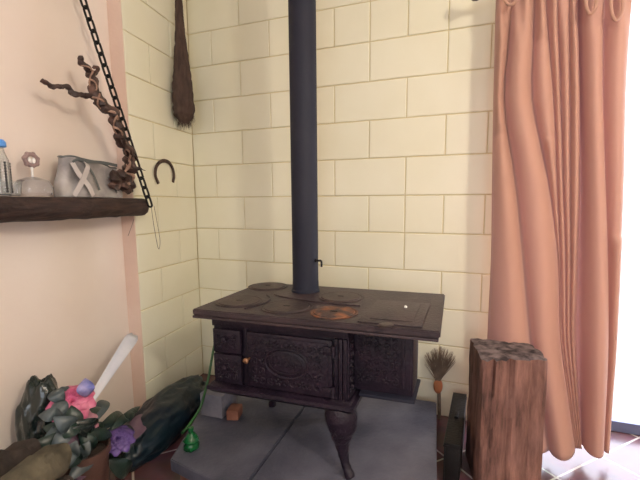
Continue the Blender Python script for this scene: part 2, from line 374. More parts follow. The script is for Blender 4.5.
# two small doors at the left
for z0, z1 in ((.447,.565),(.573,.668)):
    bm = bmesh.new(); sbox(bm, (.066,.034,z0), (.190,.0495,z1), .004)
    d = build('drawer', bm, M['iron'], st)
    bm = bmesh.new(); ornament(bm, .078, .178, z0+.014, z1-.014, .0325, seed=int(z0*100)); build('relief', bm, M['iron'], d)
    bm = bmesh.new(); mt = Matrix.Translation((.128,.0335,Zs((z0+z1)/2+.012)))@Matrix.Rotation(PI/2, 4, 'X')
    lathe(bm, [(.004,0),(.004,.012),(.010,.016),(.010,.022),(.004,.026)], 14, mt); build('knob', bm, M['iron'], d)
# oven door
bm = bmesh.new(); sbox(bm, (.218,.036,.448), (.566,.0495,.668), .005)
sbox(bm, (.232,.030,.46), (.552,.0355,.656), .003)
od = build('oven_door', bm, M['iron'], st)
bm = bmesh.new()
t = bmesh.new(); bmesh.ops.create_uvsphere(t, u_segments=32, v_segments=12, radius=1); join(bm, t, Matrix.Translation((.388,.030,Zs(.562)))@Matrix.Diagonal((.082,.007,.050,1)))
oval(bm, .388, .562, .088, .057, .0285, .0045); oval(bm, .388, .562, .068, .038, .0235, .0022)
for k in range(5): scroll(bm, .338+.025*k, .562, .012, .0225, 1.2, 1 if k % 2 else -1, k, .002)
build('oval_medallion', bm, M['iron'], od)
bm = bmesh.new(); ornament(bm, .238, .53, .466, .65, .0285, skip=(.388,.562,.10,.068)); build('relief', bm, M['iron'], od)
bm = bmesh.new(); mt = Matrix.Translation((.232,.0295,Zs(.565)))@Matrix.Rotation(PI/2, 4, 'X')
lathe(bm, [(.004,0),(.004,.018),(.011,.024),(.011,.030),(.005,.034)], 14, mt); k = build('knob', bm, M['brass'], od); k['label'] = 'coppery brass door knob'
for z in (.478,.632):
    bm = bmesh.new(); sbox(bm, (.535,.022,z-.016), (.572,.0295,z+.016), .003)
    lathe(bm, [(.008,-.02),(.008,.02)], 14, Matrix.Translation((.574,.024,Zs(z)))); build('hinge', bm, M['iron'], od)
# side panel of the body, then the firebox that projects to the right
bm = bmesh.new(); ornament(bm, .068, .105, .46, .66, .6275, right=True); build('side_relief', bm, M['iron'], st)
bm = bmesh.new(); sbox(bm, (.6255,.115,.46), (.848,.27,.7255), .004)
sbox(bm, (.632,.108,.485), (.842,.1145,.70), .003)
sbox(bm, (.806,.102,.49), (.818,.1075,.695), .002)
fb = build('firebox', bm, M['iron'], st)
bm = bmesh.new(); ornament(bm, .638, .800, .495, .692, .1065, seed=9); build('relief', bm, M['iron'], fb)
bm = bmesh.new(); sbox(bm, (.655,.085,.447), (.860,.28,.4595), .004); build('ash_lip', bm, M['pipe'], fb)
# cabriole legs
def leg(x, y, dx, dy):
    bm = bmesh.new(); H0 = Zs(.3945)
    ts = [0,.06,.15,.28,.42,.55,.68,.80,.90,.96,1]
    out = [0,.008,.018,.022,.020,.022,.028,.038,.052,.064,.070]
    w = [.054,.061,.063,.057,.042,.029,.021,.017,.017,.021,.019]
    pts = []; rad = []
    for i in range(31):
        f = i/30; j = next(k for k in range(len(ts)-1) if ts[k+1] >= f-1e-9); g = (f-ts[j])/(ts[j+1]-ts[j]); g = g*g*(3-2*g)
        o_ = out[j]+(out[j+1]-out[j])*g; pts.append((x+dx*o_, y+dy*o_, H0*(1-f)+.0008)); rad.append(w[j]+(w[j+1]-w[j])*g)
    sweep(bm, pts, rad, 16)
    o = build('leg', bm, M['iron'], st)
    bm = bmesh.new()
    for s in (-1, 1):
        for k, (zz, r) in enumerate(((.355,.016),(.33,.013),(.305,.010))):
            pp = []
            for i in range(16):
                f = i/15; a = 1.3*2*PI*f*s+PI/2; rr = r*(1-f*.8)
                pp.append((x+dx*.024+s*(.018)+rr*math.cos(a), y+dy*.024-.057+abs(s*.018+rr*math.cos(a))*.35, Zs(zz)+rr*math.sin(a)))
            sweep(bm, pp, .003, 6)
    build('leg_relief', bm, M['iron'], o)
leg(.572,.095,.75,-.25); leg(.47,.46,.2,.4); leg(.12,.46,-.5,.4)
# pipe
pz = thing('stove_pipe', 'tall dark blue-black metal stove pipe rising from the back of the stove top', 'pipe', (1.001,-.468,.75))
bm = bmesh.new()
lathe(bm, [(.066,.0015),(.066,.010),(.062,.014),(.0605,.05),(.0600,.055),(.0600,H-.75-.001)], 40); build('pipe', bm, M['pipe'], pz)
bm = bmesh.new(); hp = Vector((.057,0,.155))
sweep(bm, spline([(.05,-.01,.15),(.07,-.012,.15),(.083,-.013,.15),(.087,-.013,.143),(.087,-.013,.122)],5), .005, 8)
lathe(bm, [(.009,0),(.009,.008)], 12, Matrix.Translation((.055,-.012,.15))@Matrix.Rotation(PI/2, 4, 'Y')); build('damper_handle', bm, M['blackmetal'], pz)
# block under the rear left of the stove
def SW(x, y): c, s = math.cos(TH), math.sin(TH); return (SO[0]+x*c-y*s, SO[1]+x*s+y*c)
bx = SW(-.145,.33)
bm = bmesh.new(); box(bm, (-.062,-.04,0), (.062,.10,.115), .006)
tag(build('concrete_block', bm, M['blockgrey']), 'pale grey concrete block on the slab beside the rear left of the stove', 'block').location = (bx[0], bx[1], .121)
C.objects[-1].rotation_euler = (0,0,TH)
bx = SW(-.035,.32); bm = bmesh.new(); box(bm, (-.03,-.03,0), (.03,.05,.05), .008)
o = tag(build('brick', bm, M['brickred']), 'broken reddish-brown brick piece next to the concrete block under the stove', 'brick'); o.location = (bx[0], bx[1], .121); o.rotation_euler = (0,0,.3)

# ------------------------------------------------------------------ wooden beam stump
def logmesh():
    F = [(1.79,-.564),(2.033,-.463),(1.992,-.285),(1.73,-.287)]
    cx = sum(p[0] for p in F)/4; cy = sum(p[1] for p in F)/4
    P = [Vector((x-cx, y-cy, 0)) for x, y in F]; HH = .552
    bm = bmesh.new(); NS = 14; NZ = 46; rings = []
    ring0 = []
    for i in range(4):
        a, b = P[i], P[(i+1) % 4]
        for k in range(NS):
            t = k/NS; p = a.lerp(b, t)
            if k == 0: p = p*.965
            ring0.append((p, i, t))
    for j in range(NZ+1):
        z = HH*j/NZ; r = []
        for p, i, t in ring0:
            n1 = noise.noise(Vector((p.x*30, p.y*30, z*2.2))); n2 = noise.noise(Vector((p.x*90+7, p.y*90, z*6)))
            d = n1*.008+n2*.005
            crack = 0
            if i == 0:
                for c, dep, wob in ((.12,.020,.02),(.42,.014,.035),(.80,.012,.015),(.6,.008,.05)):
                    cc = c+wob*noise.noise(Vector((c*50, 3, z*7)))
                    crack += 1.6*dep*max(0, 1-abs(t-cc)/.05)*(.5+.5*(z/HH))
            if i == 3: crack += .012*max(0, noise.noise(Vector((t*9, z*9, 5))))
            q = p*(1+(d-crack)/max(p.length,.01))
            zz = z
            if j == NZ: zz = z+.008*noise.noise(Vector((p.x*40, p.y*40, 1)))
            if j > NZ-3: q = q*(.985 if j == NZ else .995)
            r.append(bm.verts.new((q.x, q.y, zz)))
        rings.append(r)
    n = len(ring0)
    for a, b in zip(rings, rings[1:]):
        for k in range(n): bm.faces.new((a[k], a[(k+1) % n], b[(k+1) % n], b[k]))
    bm.faces.new(rings[0])
    prev = rings[-1]
    for f in (.8,.55,.3):
        cur = []
        for v in rings[-1]:
            x, y = v.co.x*f, v.co.y*f
            cur.append(bm.verts.new((x, y, HH+.010*noise.noise(Vector((x*45, y*45, 2)))+.004)))
        for k in range(n): fc = bm.faces.new((prev[k], prev[(k+1) % n], cur[(k+1) % n], cur[k])); fc.material_index = 1
        prev = cur
    bm.faces.new(prev).material_index = 1
    return bm, (cx, cy, 0)
bm, loc = logmesh()
o = build('wooden_stump', bm, [M['log'], M['logend']], angle=50); o.location = loc
tag(o, 'square weathered timber stump with deep cracks standing in front of the curtain', 'stump')

# ------------------------------------------------------------------ curtain and rod
ZS = [2.03, 1.60, 1.257, .91, .55, .02]
SE = {  # fold seams: x at each height
 0:(1.782,1.790,1.799,1.810,1.808,1.817), 9:(1.85,1.829,1.90,1.946,1.99,2.10), 1:(1.938,1.943,2.032,2.091,2.116,2.215), 2:(1.976,2.033,2.063,2.097,2.124,2.221),
 3:(2.018,2.059,2.086,2.118,2.139,2.227), 4:(2.062,2.093,2.113,2.137,2.155,2.233), 5:(2.095,2.130,2.150,2.160,2.171,2.239),
 6:(2.106,2.141,2.172,2.191,2.209,2.247), 7:(2.187,2.213,2.246,2.279,2.307,2.322), 8:(2.293,2.300,2.320,2.333,2.343,2.350)}
def seam(i, z):
    xs = SE[i]
    if z >= ZS[0]: return xs[0]
    for a in range(5):
        if z >= ZS[a+1]:
            t = (ZS[a]-z)/(ZS[a]-ZS[a+1]); return xs[a]+(xs[a+1]-xs[a])*t
    return xs[-1]
def smoothseam(i, z): return (seam(i, z-.1)+2*seam(i, z)+seam(i, z+.1))/4 if z > .15 else seam(i, z)
bm = bmesh.new(); rows = []; NZ = 110
ROD = 2.062
for j in range(NZ+1):
    z = .048+(2.105-.048)*j/NZ; row = []
    for i, i2 in ((0,9),(9,1),(1,2),(2,3),(3,4),(4,5),(5,6),(6,7),(7,8)):
        a, b = smoothseam(i, z), smoothseam(i2, z); w = b-a; K = 12
        for k in range(K):
            t = k/K; hump = math.sin(PI*t)**.6
            amp = min(.085, .85*w if w > .06 else 1.25*w)
            if i == 5: amp = -.035       # the deep gap between two folds
            y = -.135-amp*hump
            x = a+w*t
            if i in (0, 9):   # the first two folds run together lower down
                y -= .055*max(0, min(1, (1.25-z)/.7))*(t if i == 0 else 1-t)
            if i == 7: y += .03
            # gathers just under the rod
            if z > 1.80:
                g = min(1, (z-1.80)/.2); y = y*(1-g*.25)-.15*g*.25
                y += g*.012*math.sin(x*115+z*9)
            y += .0035*noise.noise(Vector((x*10, z*5, i)))
            y -= .030*max(0, min(1, (2.0-z)/1.0)); x = CAM.x+(x-CAM.x)*(1-.45*.030*max(0, min(1, (2.0-z)/1.0)))
            row.append(bm.verts.new((x, y, z+(.006*math.sin(x*20) if j == 0 else 0))))
    row.append(bm.verts.new((smoothseam(8, z), -.105, z)))
    rows.append(row)
for a, b in zip(rows, rows[1:]):
    for k in range(len(a)-1): bm.faces.new((a[k], a[k+1], b[k+1], b[k]))
cu = build('curtain', bm, M['cloth'], angle=180)
sm = cu.modifiers.new('s', 'SOLIDIFY'); sm.thickness = .002
tag(cu, 'long terracotta-orange curtain hanging in folds beside the bright glass door', 'curtain')
# gathered loops of cloth around the rod
for k, (px, py, a_, b_) in enumerate(((511,-2,.024,.030), (591,2,.018,.046), (617,5,.020,.058))):
    c = at(px, py, -.222); pts = []
    for i in range(24):
        a = 2*PI*i/24; pts.append(c+Vector((a_*math.cos(a), .012*math.sin(a)+.004*math.sin(3*a), b_*math.sin(a))))
    bm = bmesh.new(); sweep(bm, pts, .0065, 10, closed=True); build('gathered_loop', bm, M['cloth'], cu)
rd = thing('curtain_rod', 'dark wooden curtain rod with a round finial above the terracotta curtain', 'curtain rod', (1.735,-.178,ROD+.004))
bm = bmesh.new(); lathe(bm, [(.011,0),(.011,1.5)], 20, Matrix.Rotation(PI/2, 4, 'Y')); build('rod', bm, M['rodwood'], rd)
bm = bmesh.new(); lathe(bm, [(.011,0),(.022,-.004),(.026,-.016),(.030,-.030),(.028,-.046),(.018,-.058),(.006,-.062)], 20, Matrix.Rotation(PI/2, 4, 'Y')); build('finial', bm, M['rodwood'], rd)
for x in (.16, 1.38):
    bm = bmesh.new(); box(bm, (x-.006,.012,-.012), (x+.006,.178 if x < 1 else .181,.012), .002); build('bracket', bm, M['rodwood'], rd)

# ------------------------------------------------------------------ shelf on chains
bm = bmesh.new(); t = bmesh.new(); rings = []
NSG = 70
prof = [(-.0745,1.187),(-.03,1.1875),(.03,1.187),(.085,1.187),(.103,1.183),(.112,1.165),(.108,1.140),(.100,1.118),(.082,1.103),(.03,1.100),(-.03,1.100),(-.0745,1.101)]
for i in range(NSG+1):
    s = .630+(2.0-.630)*i/NSG; r = []
    for k, (o_, z) in enumerate(prof):
        d = noise.noise(Vector((s*9, o_*30, z*30)))*.010+noise.noise(Vector((s*26, o_*50, z*60)))*.005
        f = 0 if k in (0, 11, 1, 2) else 1
        e_ = .012*noise.noise(Vector((3, o_*40, z*40))) if i == 0 else 0
        shr = .93 if i == 0 else 1
        zz = 1.145+(z-1.145)*shr
        r.append(t.verts.new(lw(s+e_, o_+d*f*(1 if k in (4,5,6,7) else .2), zz+d*f*(.6 if k > 5 else .1))))
    rings.append(r)
for a, b in zip(rings, rings[1:]):
    for k in range(len(prof)): t.faces.new((a[k], a[(k+1) % len(prof)], b[(k+1) % len(prof)], b[k]))
t.faces.new(rings[0]); t.faces.new(rings[-1]); join(bm, t)
tag(build('wooden_shelf', bm, M['wooddark'], angle=50), 'thick rough dark wooden shelf fixed along the pink plaster wall', 'shelf')
# chain
A = lw(.650,.128,1.162); B = lw(.834,.0,2.022); D = (B-A).normalized(); E_ = A+D*((B-A).length*1.40)
ch = thing('hanging_chain', 'black iron chain holding up the end of the dark shelf', 'chain', A)
L = (E_-A).length; pitch = .0460; nl = int(L/pitch)
zax = D; xax = zax.cross(Vector((0,0,1))).normalized(); yax = zax.cross(xax)
R0 = Matrix((xax, yax, zax)).transposed().to_4x4()
lb = bmesh.new(); pts = []
for i in range(20):
    a = 2*PI*i/20; ca, sa = math.cos(a), math.sin(a)
    pts.append((.0130*ca, 0, .0145*(1 if sa > 0 else -1)*(1 if abs(sa) > .01 else 0)+.0130*sa))
sweep(lb, pts, .0048, 8, closed=True)
l0 = build('link', lb, M['blackmetal'], ch)
vd = (CAM-A).normalized(); base = math.atan2(vd.dot(yax), vd.dot(xax))+PI/2
for i in range(nl):
    l = l0 if i == 0 else l0.copy()
    if i: C.objects.link(l); l.parent = ch
    l.matrix_local = Matrix.Translation(D*(pitch*i+.01))@R0@Matrix.Rotation(base+(.75 if i % 2 else -.82), 4, 'Z')
bm = bmesh.new(); e = E_-A; sweep(bm, spline([e+D*(-.02), e+D*.02, lw(.834+.07,-.05,0)-lw(.834,0,0)+e*1 + Vector((0,0,.03)) , lw(.93,-.0755,e.z+A.z+.02)-A], 6), .005, 8); build('wall_hook', bm, M['blackmetal'], ch)
# loose wire
bm = bmesh.new(); wp = [onleft(151,203,.135), onleft(153,220,.13), onleft(157,243,.12), onleft(159,249,.12), onleft(160,240,.12), onleft(157,222,.12), onleft(154,206,.13)]
sweep(bm, spline(wp, 8), .0011, 6)
sweep(bm, spline([onleft(134,219,.11), onleft(131,228,.11), onleft(128,236,.11)], 6), .001, 6)
tag(build('loose_wire', bm, M['wire']), 'thin loop of loose wire dangling from the end of the shelf', 'wire')
# driftwood
def strand(bm, px, off, rad, n=12, k=9, jit=.5, wob=.004, rev=1):
    P = spline([onleft(u, v, o_) for (u, v), o_ in zip(px, off)], k); N = len(P)
    Q = []
    for i, p in enumerate(P):
        f = i*.55*rev; Q.append(p+EL*wob*math.sin(f)+Vector((0,0,1))*wob*.6*math.cos(f)+NL*wob*math.cos(f))
    sweep(bm, Q, [lerpl(rad, i/(N-1))*(1+.18*math.sin(i*1.3)) for i in range(N)], n, jitter=jit)
dw = thing('driftwood', 'gnarled twisted brown driftwood branch leaning upright on the end of the shelf', 'driftwood', onleft(124,192,.065))
iv = Matrix.Translation(-dw.location)
bm = bmesh.new()
main = [(121,190),(128,172),(130,155),(121,141),(117,126),(112,113),(100,103),(94,90),(92,76),(84,66),(79,56)]
mo = [.065,.07,.09,.125,.14,.14,.125,.11,.10,.085,.075]
strand(bm, main, mo, [.034,.032,.023,.020,.020,.022,.023,.019,.015,.012,.008], wob=.005, jit=.3)
strand(bm, [(118,188),(114,182),(118,174),(127,178),(131,186),(126,191)], [.085]*6, [.016,.022,.020,.022,.019,.014])
bmesh.ops.transform(bm, matrix=iv, verts=bm.verts); build('trunk', bm, M['drift'], dw)
b3 = bmesh.new(); strand(b3, main[1:-1], [o_+.010 for o_ in mo[1:-1]], [.003,.004,.003,.004,.003,.003,.002], jit=.4, wob=.014, rev=-.7)
bmesh.ops.transform(b3, matrix=iv, verts=b3.verts); build('pale_ridge', b3, M['driftpale'], dw)
bm = bmesh.new(); strand(bm, main[1:-1], [o_+.010 for o_ in mo[1:-1]], [.004,.005,.004,.005,.004,.003,.003], jit=.4, wob=.012)
strand(bm, [(128,186),(132,178),(126,170),(131,160),(126,150)], [.10,.10,.10,.11,.125], [.005,.007,.006,.005,.004], wob=.008)
bmesh.ops.transform(bm, matrix=iv, verts=bm.verts); o = build('pale_ridge', bm, M['driftpale'], dw); o['label'] = 'pale pinkish worn ridge winding round the branch'
bm = bmesh.new(); strand(bm, [(104,103),(94,97),(84,95),(74,94),(66,87),(58,87),(50,86),(43,80)], [.12,.11,.10,.09,.08,.07,.06,.05], [.014,.012,.009,.009,.010,.008,.010,.009], wob=.003)
bmesh.ops.transform(bm, matrix=iv, verts=bm.verts); build('side_branch', bm, M['drift'], dw)
bm = bmesh.new(); strand(bm, [(92,78),(97,70),(93,66)], [.10]*3, [.009,.008,.004])
for tw in (([(122,140),(129,148),(134,155),(138,160)], [.15]*4, [.008,.007,.005,.002]), ([(130,162),(138,168),(146,170)], [.10,.13,.15], [.006,.004,.001])):
    b2 = bmesh.new(); strand(b2, *tw); bmesh.ops.transform(b2, matrix=iv, verts=b2.verts); build('twig', b2, M['drift'], dw)
bmesh.ops.transform(bm, matrix=iv, verts=bm.verts); build('twig', bm, M['drift'], dw)

# things on the shelf
SZ = 1.1895
# crumpled grey organza bag
bg = thing('organza_bag', 'crumpled sheer grey gift bag with crossed ribbons on the shelf beside the driftwood', 'bag', lw(.895,.02,SZ), math.atan2(EL.y, EL.x))
def bagpt(s, o_, z):  # local: x along wall towards camera, y = away from wall side
    return Vector((s, o_, z))
t = bmesh.new(); rings = []; n = 40
for j in range(15):
    f = j/14; z = .145*f; r = []
    hx = .168*(1-.10*f+.03*math.sin(f*5)); hy = .052*(1-.45*f)
    for k in range(n):
        a = 2*PI*k/n; c, s = math.cos(a), math.sin(a)
        x = hx*math.copysign(abs(c)**.6, c); y = hy*math.copysign(abs(s)**.7, s)
        d = .008*noise.noise(Vector((x*22, y*22, z*18)))+.006*math.sin(x*70+z*40)*.5
        zt = z*(1+.10*math.sin(x*14+.6)+.12*noise.noise(Vector((x*12,2,0))))
        r.append(t.verts.new((x, y+d*(1 if f > .02 else 0), zt)))
    rings.append(r)
for a, b in zip(rings, rings[1:]):
    for k in range(n): t.faces.new((a[k], a[(k+1) % n], b[(k+1) % n], b[k]))
t.faces.new(rings[0]); rim = [v.co.copy() for v in rings[-1]]
bm = bmesh.new(); join(bm, t); bb = build('bag_body', bm, M['organza'], bg)
bm = bmesh.new(); sweep(bm, rim, .0035, 6, closed=True); build('hem', bm, M['organzarim'], bg)
SGN = 1   # +y local points away from the plaster wall
def rib(p0, p1, w, m=M['paleribbon'], arch=.008, par=None):
    bm = bmesh.new(); pts = []
    for i in range(13):
        f = i/12; x = p0[0]+(p1[0]-p0[0])*f; z = p0[1]+(p1[1]-p0[1])*f
        pts.append((x, SGN*(.060-.028*z/.16+arch*math.sin(PI*f)), z))
    sweep(bm, pts, w, 10, squash=(1,.14) if False else (1,1)); 
    for v in bm.verts: pass
    return build('ribbon', bm, m, par)
def ribbon(pts, w, m, par, name='ribbon'):
    """flat band in the x-z plane with small thickness"""
    P = spline([(x, y, z) for x, y, z in pts], 6); t = bmesh.new(); L_ = []
    for i, p in enumerate(P):
        d = (P[min(i+1, len(P)-1)]-P[max(i-1, 0)]).normalized(); nn = Vector((-d.z, 0, d.x)).normalized()*w/2; th = Vector((0,.0012,0))
        L_.append([t.verts.new(p+q) for q in (nn+th, -nn+th, -nn-th, nn-th)])
    for a, b in zip(L_, L_[1:]):
        for k in range(4): t.faces.new((a[k], a[(k+1) % 4], b[(k+1) % 4], b[k]))
    t.faces.new(L_[0]); t.faces.new(L_[-1]); bm = bmesh.new(); join(bm, t); return build(name, bm, m, par)
Yf = .056
ribbon([(.150,Yf,.004),(.115,Yf+.010,.06),(.075,Yf+.006,.12),(.065,Yf-.01,.14)], .022, M['paleribbon'], bg)
ribbon([(.055,Yf+.004,.004),(.085,Yf+.012,.045),(.120,Yf+.004,.09),(.132,Yf-.012,.135)], .022, M['paleribbon'], bg)
ribbon([(.132,Yf-.010,.138),(.10,Yf-.012,.150),(.065,Yf-.012,.140),(.040,Yf+.0,.09),(.020,Yf+.006,.03)], .009, M['organzarim'], bg)
ribbon([(.07,Yf-.01,.145),(-.03,Yf-.014,.150),(-.12,Yf-.014,.145)], .013, M['organzarim'], bg)
ribbon([(-.05,Yf-.006,.09),(-.07,Yf+.002,.05),(-.085,Yf+.004,.02)], .008, M['organzarim'], bg)
# glass flower ornament
p = lw(1.165,.02,SZ); fo = thing('glass_ornament', 'small glass ornament with a round flower-like head on a stem, on the shelf', 'ornament', p, math.atan2(EL.y, EL.x)+PI)
bm = bmesh.new(); lathe(bm, [(.046,.0),(.058,.012),(.060,.035),(.048,.058),(.020,.068),(.008,.071)], 32); o = build('base', bm, M['smoke'], fo)
bm = bmesh.new(); lathe(bm, [(.004,.0715),(.004,.095),(.007,.107)], 14); build('stem', bm, M['white'], fo)
bm = bmesh.new(); hc = Vector((0,0,.132))
sweep(bm, [hc+Vector((.024*math.cos(2*PI*i/28), 0, .020*math.sin(2*PI*i/28))) for i in range(28)], .008, 10, closed=True)
for k in range(7):
    a = 2*PI*k/7+.3; t = bmesh.new(); bmesh.ops.create_uvsphere(t, u_segments=10, v_segments=8, radius=.0085); join(bm, t, Matrix.Translation(hc+Vector((.027*math.cos(a),0,.023*math.sin(a)))))
build('flower_ring', bm, M['mauve'], fo)
bm = bmesh.new()
for x in (-.008,.009):
    t = bmesh.new(); bmesh.ops.create_uvsphere(t, u_segments=12, v_segments=8, radius=1); join(bm, t, Matrix.Translation(hc+Vector((x,0,-.002)))@Matrix.Diagonal((.007,.007,.012,1)))
build('flower_center', bm, M['white'], fo)
# clear tumbler
p = lw(1.248,.02,SZ); bm = bmesh.new()
lathe(bm, [(.001,0),(.020,0),(.024,.004),(.030,.050),(.0285,.050),(.0225,.007),(.001,.006)], 28, cap=False)
o = build('glass_tumbler', bm, M['glass']); o.location = p; tag(o, 'small clear empty glass between the jar and the glass ornament on the shelf', 'glass')
# jar with blue lid
p = lw(1.300,.02,SZ); jr = thing('glass_jar', 'clear glass jar with blue lid and black beaded pattern at the left of the shelf', 'jar', p)
bm = bmesh.new(); lathe(bm, [(.001,0),(.032,0),(.038,.006),(.039,.12),(.030,.145),(.028,.160),(.026,.160),(.028,.143),(.0365,.118),(.0355,.008),(.001,.006)], 32, cap=False); build('jar_body', bm, M['glass'], jr)
bm = bmesh.new(); lathe(bm, [(.031,.1605),(.036,.164),(.036,.178),(.030,.186),(.002,.188)], 28); build('lid', bm, M['bluelid'], jr)
for k in range(6):
    a = 2*PI*k/6+.2
    bm = bmesh.new(); sweep(bm, [(.0395*math.cos(a), .0395*math.sin(a), .012+.1*i/6) for i in range(7)], .0018, 6)
    for z in range(11):
        t = bmesh.new(); bmesh.ops.create_uvsphere(t, u_segments=8, v_segments=6, radius=.0042); join(bm, t, Matrix.Translation((.0395*math.cos(a), .0395*math.sin(a), .014+z*.0095)))
    build('bead_strand', bm, M['bead'], jr)

# ------------------------------------------------------------------ horseshoe and hanging brush
bm = bmesh.new(); c = [onleft(*uv, .008) for uv in ((158.5,183.5),(155.6,176),(156,168),(159.5,162.5),(164.5,160.8),(169.5,163),(172.8,169),(174,176),(173,182))]
sweep(bm, spline(c, 6), .0105, 10, squash=(1,.45))
tag(build('horseshoe', bm, M['horse']), 'rusty horseshoe hung open end down on the cream block wall', 'horseshoe')
hb = thing('bristle_brush', 'long dark brown bristle brush hanging upside down in the wall corner', 'brush', (.104,-.19,1.6))
bm = bmesh.new(); P = []; Rr = []
for f, r in ((0,.020),(.02,.040),(.05,.056),(.12,.062),(.25,.056),(.42,.040),(.6,.026),(.8,.019),(1,.015)):
    P.append((0,0,.03+f*.86)); Rr.append(r)
Ps = spline(P, 8); sweep(bm, Ps, [lerpl(Rr, i/(len(Ps)-1)) for i in range(len(Ps))], 20, jitter=.15)
build('brush_core', bm, M['bristle'], hb)
bm = bmesh.new(); rr = random.Random(2)
for k in range(2600):
    f = rr.random()**1.4; z = .03+f*.84
    rad = [r for ff, r in ((.03,.040),(.12,.062),(.25,.058),(.42,.044),(.6,.030),(.8,.021),(2,.017)) if f <= ff][0]*.86
    a = rr.uniform(0, 2*PI); p0 = Vector((rad*math.cos(a), rad*math.sin(a), z)); ln = rr.uniform(.02,.05)
    d = Vector((math.cos(a)*.16+rr.uniform(-.2,.2), math.sin(a)*.16+rr.uniform(-.2,.2), -1)).normalized()
    w = Vector((-math.sin(a), math.cos(a), 0))*.0012; e_ = p0+d*ln; v = [bm.verts.new(q) for q in (p0-w, p0+w, e_)]; bm.faces.new(v)
o = build('bristles', bm, M['bristle'], hb, smooth=False); o['kind'] = 'stuff'
bm = bmesh.new(); sweep(bm, [(0,0,.88),(0,0,.97),(0,.01,1.0)], .0025, 6); build('hanging_string', bm, M['wire'], hb)

# ------------------------------------------------------------------ corner between stump and stove
ab = thing('gap_shade_box', 'narrow black box put in as the dark shade of the gap between the slab and the timber stump', 'box', (1.690,-.325,0))  # black box added where the gap holds only shaded floor
bm = bmesh.new()
for a, b in (((-.032,-.235,0),(.032,.235,.006)), ((-.032,-.235,.006),(-.027,.235,.17)), ((.027,-.235,.006),(.032,.235,.17)), ((-.027,-.235,.006),(.027,-.230,.17)), ((-.027,.230,.006),(.027,.235,.17))): box(bm, a, b, .001)
build('box_body', bm, M['blackmetal'], ab)
bm = bmesh.new(); box(bm, (-.0335,-.237,.1765), (.0335,.237,.188), .003); box(bm, (-.008,-.03,.189), (.008,.03,.200), .003); build('lid', bm, M['blackmetal'], ab)
bm = bmesh.new(); sweep(bm, [(-.032,-.235,.172),(.032,-.235,.172),(.032,.235,.172),(-.032,.235,.172)], .004, 6, closed=True); build('rim', bm, M['blackmetal'], ab)
hbr = thing('hand_broom', 'short straw hand broom with terracotta binding leaning on the wall right of the stove', 'broom', at(440,398,-.055))
iv = -Vector(hbr.location)
hbr.location.z = .001; iv = -Vector(hbr.location)
bm = bmesh.new(); sweep(bm, [at(439,392,-.055)+iv, Vector((.0,.0,.012))], .009, 10); build('handle', bm, M['straw'], hbr)
bm = bmesh.new(); q = at(438,386,-.058)+iv; t = bmesh.new(); bmesh.ops.create_uvsphere(t, u_segments=14, v_segments=10, radius=1); join(bm, t, Matrix.Translation(q)@Matrix.Diagonal((.024,.020,.042,1))); build('binding', bm, M['terracotta'], hbr)
bm = bmesh.new(); base_ = at(438,380,-.058)+iv
for k in range(260):
    u = 424+rr.random()*32; v = 345+rr.random()*12+abs(u-440)*.5; e_ = at(u, v, -.02-.05*rr.random())+iv
    w = Vector((.0014,0,0)); b0 = base_+Vector((rr.uniform(-.012,.012), rr.uniform(-.012,.012), 0)); vs = [bm.verts.new(z_) for z_ in (b0-w, b0+w, e_+w*.4, e_-w*.4)]; bm.faces.new(vs)
o = build('bristles', bm, M['straw'], hbr, smooth=False); o['kind'] = 'stuff'

# ------------------------------------------------------------------ lower left corner
def crumple(bm, ctr, rad, amp, fr, seed, sub=4, flat=True, axis=None, power=1):
    t = bmesh.new(); bmesh.ops.create_icosphere(t, subdivisions=sub, radius=1)
    for v in t.verts:
        d = v.co.normalized(); q = Vector((d.x*rad[0], d.y*rad[1], d.z*rad[2]))
        nn = noise.noise(d*fr+Vector((seed,0,0))); rg = 1-abs(noise.noise(d*fr*1.7+Vector((0,seed,0))))*2
        q *= 1+amp*(nn+.5*rg)
        if flat: q.z = max(q.z, -rad[2]*.85)
        v.co = q
    if axis: bmesh.ops.transform(t, matrix=Matrix.Rotation(axis, 4, 'Z'), verts=t.verts)
    join(bm, t, Matrix.Translation(ctr))
bm = bmesh.new(); crumple(bm, (0,0,.235), (.090,.085,.275), .15, 2.6, 4, axis=WA, sub=5)
tag(build('plastic_bag', bm, M['blackbag'], angle=60), 'tall glossy black plastic bag leaning against the pink wall behind the flowers', 'bag').location = (.262,-1.215,0)
bm = bmesh.new(); crumple(bm, (0,0,.085), (.115,.36,.120), .14, 2.4, 9, axis=.22, sub=5)
tag(build('plastic_sack', bm, M['navybag'], angle=60), 'slumped dark navy plastic sack on the floor between the block wall and the slab', 'bag').location = (.305,-.66,0)
